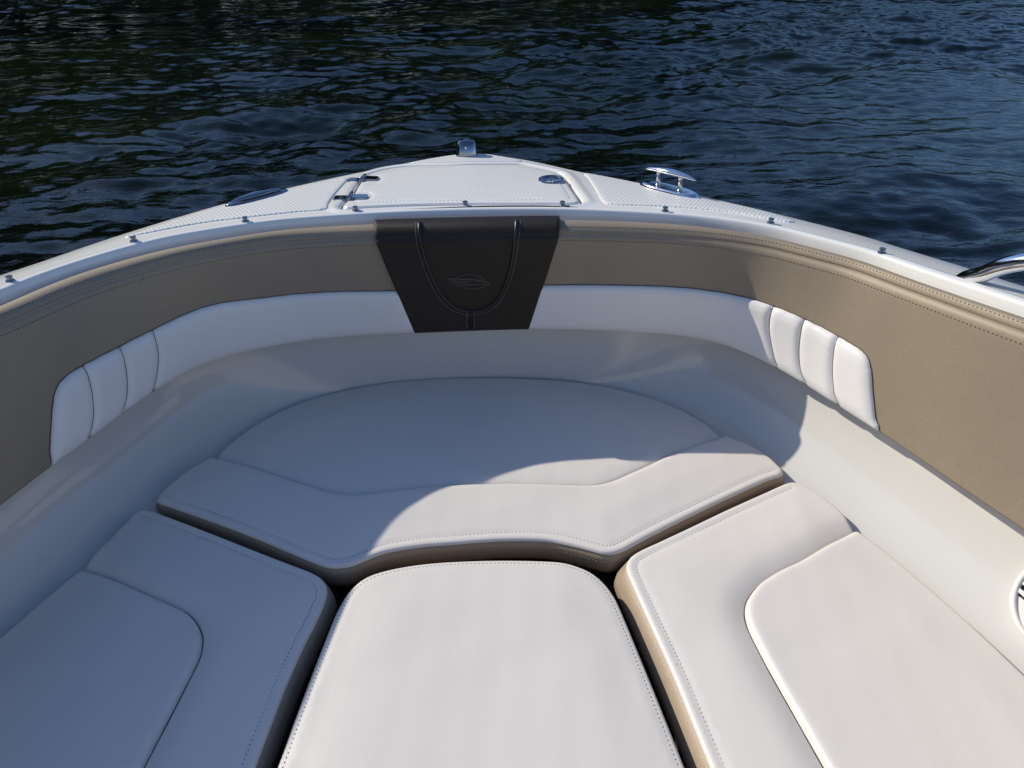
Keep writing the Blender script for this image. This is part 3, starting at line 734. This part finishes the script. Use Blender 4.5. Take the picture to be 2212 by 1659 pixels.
# ------------------------------------------------------------------ cushions
def cushion(name, label, outline, inner=None, flare=None, seam=None, lev=0.0, D=.02, w_in=.012, w_out=.05, edge=.0075, er=.0085, thick=.068, stitch=None, spacing=.012, dome=.006, pipe_pts=True, z0=Z_C):
    root = empty(name, (float(np.mean(outline[:,0])), float(np.mean(outline[:,1])), z0-thick)); tag(root, label, 'cushion', 'vinyl cushions in the bow')
    o = resample(outline, .009, closed=True)
    if (np.roll(o[:,0],-1)*o[:,1]-o[:,0]*np.roll(o[:,1],-1)).sum() > 0: o = o[::-1]
    seams = [] if seam is None else [resample(seam, .008)]
    v, f = cdt(o, spacing, seams=seams, fine=[resample(x_, .005) for x_, _ in stitch] if stitch else [], rings=(.0015,.0035,.007,.011), srings=(.0012,.003,.006,.010,.016,.026,.04))
    d = pdist(v, o, True); z = -edge+edge*qc(d/er)+dome*ss(d/.12)
    if stitch:
        for sl, ds in stitch: z = z-.0018*np.exp(-(pdist(v, sl)/.005)**2)
    wr = np.sin(v[:,0]*23+np.sin(v[:,1]*17)*1.3)*np.sin(v[:,1]*19+1)*.0008+np.sin(v[:,0]*61+v[:,1]*44)*np.sin(v[:,1]*57-v[:,0]*21)*.0003
    z = z+wr*ss(d/.05)
    if inner is not None:
        ins = inside(v, inner); sd = pdist(v, seam)
        zi = -D+(D+lev)*qc(sd/w_in); zo = -D*(1-np.clip(sd/w_out, 0, 1))**2.2
        z = z+np.where(ins, zi, zo)-.004*np.exp(-(sd/.002)**2)
    L0 = np.array(root.location)
    mesh('top', np.column_stack([v, z0+z])-L0, f, WHITE, root)
    # side band, slightly bulged, with a lip under the top
    ze = z[:0]; nb = len(o)
    t_ = np.roll(o, -1, 0)-np.roll(o, 1, 0); nn = np.stack([-t_[:,1], t_[:,0]], 1); nn /= np.linalg.norm(nn, axis=1)[:,None]
    if inside(o+nn*.001, o).mean() > .5: nn = -nn
    # edge heights at the outline (follow the top mesh)
    if inner is not None:
        insb = inside(o, inner); sdb = pdist(o, seam); zb = -edge+np.where(insb, -D+(D+lev)*qc(sdb/w_in), -D*(1-np.clip(sdb/w_out, 0, 1))**2.2)-.004*np.exp(-(sdb/.002)**2)
    else: zb = np.full(nb, -edge)
    rows = []
    for k, dd in ((.001,-.0005),(-.002,-.0025),(-.004,-.0005),(-.008,.0028),(-.016,.0045),(-.03,.0048),(-.045,.003),(-.055,-.002)):
        kk = k if k > -.01 else k
        fw = 0 if flare is None else (np.clip(nn[:,0]*flare[0], 0, 1)**2*flare[1]*float(ss(-k/.045)))[:,None]
        rows.append(np.column_stack([o+nn*(dd+fw), z0+zb*(1-ss(-k/.04))-edge*ss(-k/.04)+kk])-L0)
    rows.append(np.column_stack([o-nn*.02, np.full(nb, z0-thick+.001)])-L0)
    rows.append(np.column_stack([o*.3+o.mean(0)*.7, np.full(nb, z0-thick)])-L0)
    m = MB(); m.grid(rows, wrap=True); m.build('side_band', BAND, root)
    if seam is not None:
        s3 = resample(seam, .006); s3 = s3[inside(s3, o)]; m = MB(); m.tube(np.column_stack([s3, np.full(len(s3), z0-D-.0025+dome*ss(pdist(s3, o, True)/.12)-edge+edge*qc(pdist(s3, o, True)/er))])-L0, .0011, 5); m.build('seam', THREAD_D, root)
    if stitch:
        m = MB(); mm = MB()
        for sl, dd_ in stitch:
            sl = resample(sl, .004); dz = pdist(sl, o, True); zz_ = z0-edge+edge*qc(dz/er)+dome*ss(dz/.12)-.0018
            if inner is not None:
                ins = inside(sl, inner); sd = pdist(sl, seam); zz_ = zz_+np.where(ins, -D+(D+lev)*qc(sd/w_in), -D*(1-np.clip(sd/w_out, 0, 1))**2.2)
            L = np.column_stack([sl, zz_+.0006])-L0
            dashes(m, L, .0042, .0008, .6)
            # pale stitches on the band below
            i0 = np.argmin(((o[:,None]-sl[None,::max(1, len(sl)//60)])**2).sum(2), axis=0)
            sel = o[np.unique(i0)] if False else None
        m.build('stitching', THREAD_D, root)
        m = MB()
        for sl, dd_ in stitch:
            near = pdist(o, sl) < dd_*1.35
            idx = np.where(near)[0]
            if len(idx) < 4: continue
            # split into runs
            cuts = np.where(np.diff(idx) > 1)[0]+1
            for run in np.split(idx, cuts):
                if len(run) > 3: dashes(m, np.column_stack([o[run]+nn[run]*.0052, np.full(len(run), z0-edge-.018)])-L0, .004, .0007, .55)
        if m.V: m.build('band_stitching', THREAD_L, root)
    return root
def plan(px, z=Z_C): return PP(px, z)[:, :2]
def inset(line, d):   # open line shifted to the right-hand side by d
    p = resample(np.asarray(line), .01); t_ = np.gradient(p, axis=0); n_ = np.stack([t_[:,1], -t_[:,0]], 1); n_ /= np.linalg.norm(n_, axis=1)[:,None]
    q = p+n_*d; ok = pdist(q, p) > abs(d)*.96; return q[ok]
ZE = Z_C-.006
arch_px = [(338,1082),(352,1062),(400,1022),(458,987),(500,950),(560,908),(650,865),(720,845),(800,828),(880,818.5),(960,813),(1080,812),(1200,817),(1280,826),(1350,840),(1420,860),(1480,885),(1525,912),(1566,941),(1620,964),(1662,990),(1689,1016)]
front_px = [(1692,1022),(1686,1029),(1659,1038),(1570,1078),(1481,1121),(1431,1146),(1381,1172),(1350,1189),(1331,1196),(1313.7,1198),(1297,1195.5),(1281,1191),(1231,1178.5),(1181,1169.7),(1103.6,1168),(1040,1171),(978.5,1176),(925,1180),(878,1186),(845,1192),(816,1200),(780,1215),(760,1223),(746,1226),(727,1227.5),(708,1226),(680,1217),(620,1192),(553,1163.4),(440,1121),(345,1088)]
bow_o = np.vstack([cr(plan(arch_px, ZE), 5), cr(plan(front_px, ZE), 5)])
seam_px2 = [(425,975),(458,988),(500,1000),(553,1015.7),(640,1044),(700,1063),(728,1070.5),(765.7,1074),(820,1069),(878,1062),(970,1054),(1053.5,1050.5),(1106,1049.6),(1200,1052),(1260,1053),(1285,1052.5),(1318.7,1045),(1370,1023),(1431.4,994.5),(1500,967),(1566.5,942),(1600,930)]
bseam = cr(plan(seam_px2, Z_C-.015), 5)
inner = np.vstack([bseam, [(1.5,1.6),(1.5,3),(-1.5,3),(-1.5,1.6)]])
st_bow = inset(cr(plan(front_px[1:], ZE), 5), .021); 
cushion('bow_cushion', 'white arched cushion at the bow point with a brown front band, half in shadow', bow_o, inner, seam=bseam, lev=-.010, D=.020, w_in=.05, w_out=.022, stitch=[(st_bow, .024)])
# left side cushion
lf = [(306,1104),(322,1104),(400,1132),(470,1159),(553,1192),(620,1218),(665,1235),(684,1244),(697,1253),(705,1265),(707.5,1280),(703,1300),(686,1340),(660,1391),(620,1480),(580,1584),(553.5,1654),(520,1750)]
lo_ = [(-60,1425),(0,1378.5),(80,1309),(150,1250),(173,1231),(190,1213),(235,1168),(275,1128),(292,1110)]
e1 = plan(lf, ZE); e2 = plan(lo_, ZE)
left_o = np.vstack([cr(e2, 5), cr(e1, 5), [(-.42,.3),(-.45,-.1),(-1.05,-.1),(-1.02,.5),(-.975,.83)]])
ls = [(150,1222),(173,1231),(221,1245.6),(300,1281),(386,1318.7),(411,1333),(426,1350),(435,1368),(438.6,1384),(437,1405),(431,1428),(400,1490),(360,1568),(314,1656.7),(290,1705)]
ls2 = np.vstack([cr(plan(ls, Z_C-.012), 5), [(-.56,.2),(-.57,-.08)]])
inn = np.vstack([ls2, [(-.57,-1),(-2,-1),(-2,1.19)]])
st = inset(cr(plan(lf[1:], ZE), 5), .021)
cushion('side_cushion', 'white side cushion on the left of the walkway, in full shadow', left_o, inn, seam=ls2, flare=(1, .010), lev=-.002, D=.014, w_in=.017, w_out=.055, stitch=[(st, .024)])
# right side cushion
rf = [(1709,1043),(1695,1047),(1659,1063),(1570,1103),(1480,1146),(1420,1174),(1381.3,1192),(1362,1205),(1353.5,1219),(1354,1236),(1368.8,1272),(1400,1342),(1452,1457),(1490,1550),(1532,1654),(1575,1760)]
ro_ = [(2290,1535),(2212,1461),(2130,1383),(2050,1310),(1941.8,1217.5),(1890,1176),(1850.5,1147),(1821.7,1113),(1780,1078),(1741.6,1053.5),(1725,1046)]
right_o = np.vstack([cr(plan(ro_, ZE), 5), cr(plan(rf, ZE), 5), [(.40,.3),(.44,-.1),(1.06,-.1),(1.04,.4)]])
rs = [(1875,1133),(1850.5,1147),(1790,1181),(1729,1217.5),(1690,1236),(1659,1253.5),(1637,1269),(1621.6,1287),(1612,1303),(1608,1319),(1609,1340),(1617,1366.6),(1635,1403),(1659,1449),(1710,1540),(1776,1656.7),(1810,1715)]
rs2 = np.vstack([cr(plan(rs, Z_C-.012), 5), [(.585,.2),(.60,-.08)]])
inr = np.vstack([rs2, [(.6,-1),(2,-1),(2,1.2)]])
st = inset(cr(plan(rf[1:], ZE), 5)[::-1], .021)
cushion('side_cushion', 'white side cushion on the right of the walkway, in full sun', right_o, inr, seam=rs2, flare=(-1, .020), lev=.0, D=.013, w_in=.015, w_out=.06, stitch=[(st, .024)])
# filler cushion
ff = [(560,1750),(598.8,1657),(640,1545),(680,1440),(721,1337),(735,1308),(753,1280),(776,1258),(806,1242),(859.5,1228),(920,1219),(986.7,1214),(1080,1211.5),(1170,1213),(1220,1217),(1265.7,1232),(1290,1247),(1310,1266),(1329.6,1294),(1345.5,1329),(1380,1412),(1420,1510),(1478.6,1656.7),(1518,1755)]
fo = cr(plan(ff, Z_C-.006), 5); fill_o = np.vstack([fo, [(.375,.36),(.36,.30),(-.36,.30),(-.385,.36)]])
st = inset(resample(fo, .01), .011)
cushion('filler_cushion', 'white filler cushion over the walkway between the two side cushions, in sun', fill_o, stitch=[(st, .013)], edge=.009, er=.010, dome=.006)

# ------------------------------------------------------------------ water
def waves(X, Y):
    Z = np.zeros_like(X); r = np.random.default_rng(3); n = 110
    for i in range(n):
        lam = .15*(3.6/.15)**(r.random()**1.35); th = r.normal(math.radians(100), math.radians(38)); k = 2*math.pi/lam
        a = .0032*lam**.86*r.uniform(.4, 1.6); ph = r.uniform(0, 2*math.pi)
        q = k*(X*math.cos(th)+Y*math.sin(th))+ph; Z += a*(np.sin(q)+.22*np.cos(2*q))
    return Z
def axis_pts(a, b, st, far0, far1):
    mid_ = np.arange(a, b, st); lo = [a]; d = st
    while lo[-1] > far0: d *= 1.22; lo.append(lo[-1]-d)
    hi = [mid_[-1]]; d = st
    while hi[-1] < far1: d *= 1.22; hi.append(hi[-1]+d)
    return np.r_[np.array(lo[1:])[::-1], mid_, np.array(hi[1:])]
ax_, ay_ = axis_pts(-13, 14, .042, -600, 600), axis_pts(1.0, 19.5, .036, -400, 700)
X, Y = np.meshgrid(ax_, ay_); amp = np.clip(1-(np.maximum(np.abs(X)-13, 0)+np.maximum(Y-19, 0)+np.maximum(.9-Y, 0))/6, 0, 1)
gust = .50+.95*(.5+.5*np.sin(X*.45+1.3*np.sin(Y*.37)+.6))*(.5+.5*np.sin(Y*.62-.5*X*.4+2))+.25*np.sin(X*1.1+2*np.sin(Y*.5))*np.sin(Y*.9+X*.3)
Z = waves(X, Y)*amp*gust
me = bpy.data.meshes.new('water'); nr, nc = X.shape
me.vertices.add(X.size); me.vertices.foreach_set('co', np.stack([X, Y, Z], -1).ravel())
ii, jj = np.meshgrid(np.arange(nr-1), np.arange(nc-1), indexing='ij'); a_ = (ii*nc+jj).ravel()
q4 = np.stack([a_, a_+1, a_+1+nc, a_+nc], 1); nf = len(q4)
me.loops.add(nf*4); me.loops.foreach_set('vertex_index', q4.ravel().astype(np.int32))
me.polygons.add(nf); me.polygons.foreach_set('loop_start', np.arange(nf, dtype=np.int32)*4); me.polygons.foreach_set('loop_total', np.full(nf, 4, np.int32))
me.polygons.foreach_set('use_smooth', [True]*nf); me.update(); me.validate()
wm, n, l, b = new_mat('lake_water')
tc = NN(n, 'ShaderNodeTexCoord'); co = tc.outputs['Object']
nz = NN(n, 'ShaderNodeTexNoise', Scale=.35, Detail=5.0, Roughness=.6); l.new(co, nz.inputs['Vector'])
r = ramp(n, [(.38, (.0012,.0026,.0022)), (.62, (.0045,.0085,.002))]); l.new(nz.outputs[0], r.inputs[0]); l.new(r.outputs[0], b.inputs['Base Color'])
b.inputs['Roughness'].default_value = .035; b.inputs['IOR'].default_value = 1.333
mpn = NN(n, 'ShaderNodeMapping'); mpn.inputs['Scale'].default_value = (.75, 1.35, 1); l.new(co, mpn.inputs[0])
n1 = NN(n, 'ShaderNodeTexNoise', Scale=9.0, Detail=4.0, Roughness=.55, Distortion=.4); l.new(mpn.outputs[0], n1.inputs['Vector'])
bp = NN(n, 'ShaderNodeBump', Strength=.55, Distance=.012); l.new(n1.outputs[0], bp.inputs['Height']); l.new(bp.outputs[0], b.inputs['Normal'])
me.materials.append(wm); wo_ = bpy.data.objects.new('water', me); C.objects.link(wo_); tag(wo_, kind='structure')

# ------------------------------------------------------------------ wooded bank across the water (seen mirrored in the ripples)
fol, n, l, b = new_mat('foliage')
tc = NN(n, 'ShaderNodeTexCoord'); g = NN(n, 'ShaderNodeTexNoise', Scale=.5, Detail=4.0); l.new(tc.outputs['Object'], g.inputs['Vector'])
r = ramp(n, [(.35, (.014,.022,.006)), (.7, (.045,.05,.015))]); l.new(g.outputs[0], r.inputs[0]); l.new(r.outputs[0], b.inputs['Base Color']); b.inputs['Roughness'].default_value = .7
V = []; Fq = []
def leafquad(c_, s_):
    a_ = rng.normal(size=3); a_ /= np.linalg.norm(a_); b_ = np.cross(a_, rng.normal(size=3)); b_ /= np.linalg.norm(b_); k = len(V)
    V.extend([c_-a_*s_-b_*s_*.6, c_+a_*s_-b_*s_*.5, c_+a_*s_*.7+b_*s_, c_-a_*s_*.8+b_*s_*.7]); Fq.append((k, k+1, k+2, k+3))
for i in range(170):
    az = RAD(-125+200*(i+rng.uniform(0,.9))/170); f_ = (math.degrees(az)+125)/200
    D_ = 32+rng.uniform(0, 9)+14*f_; hh = (17.0-3.0*f_-9.0*float(ss((math.degrees(az)-4)/26)))*rng.uniform(.8, 1.12)
    bx_, by_ = D_*math.sin(az), D_*math.cos(az); wr_ = rng.uniform(2.2, 3.4)
    for k in range(420):
        u_ = rng.normal(size=3); u_ /= np.linalg.norm(u_); rr_ = rng.random()**.35
        zc = hh*.55+u_[2]*rr_*hh*.47; sh = 1-.35*max(0, (zc/hh-.6)/.4)
        leafquad(np.array([bx_+u_[0]*rr_*wr_*sh, by_+u_[1]*rr_*wr_*sh, max(.2, zc)]), rng.uniform(.3, .6))
wood = mesh('wood', V, Fq, fol, None, smooth=False); tag(wood, 'dark wooded bank across the water, mirrored in the ripples', 'wood', kind='stuff')
bk = MB(); rows = []
for r_, z in ((30,-.3),(31,.25),(34,.9),(44,1.6),(70,3),(120,4)):
    rows.append([(r_*(1+.3*(t_+120)/150)*math.sin(RAD(t_)), r_*(1+.3*(t_+120)/150)*math.cos(RAD(t_)), z+.15*math.sin(t_*1.7)) for t_ in range(-130, 41, 3)])
bk.grid(rows, flip=True)
bko = bk.build('bank', simple('bank_soil', (.05,.05,.025), .9, 0, .4)); tag(bko, kind='structure')
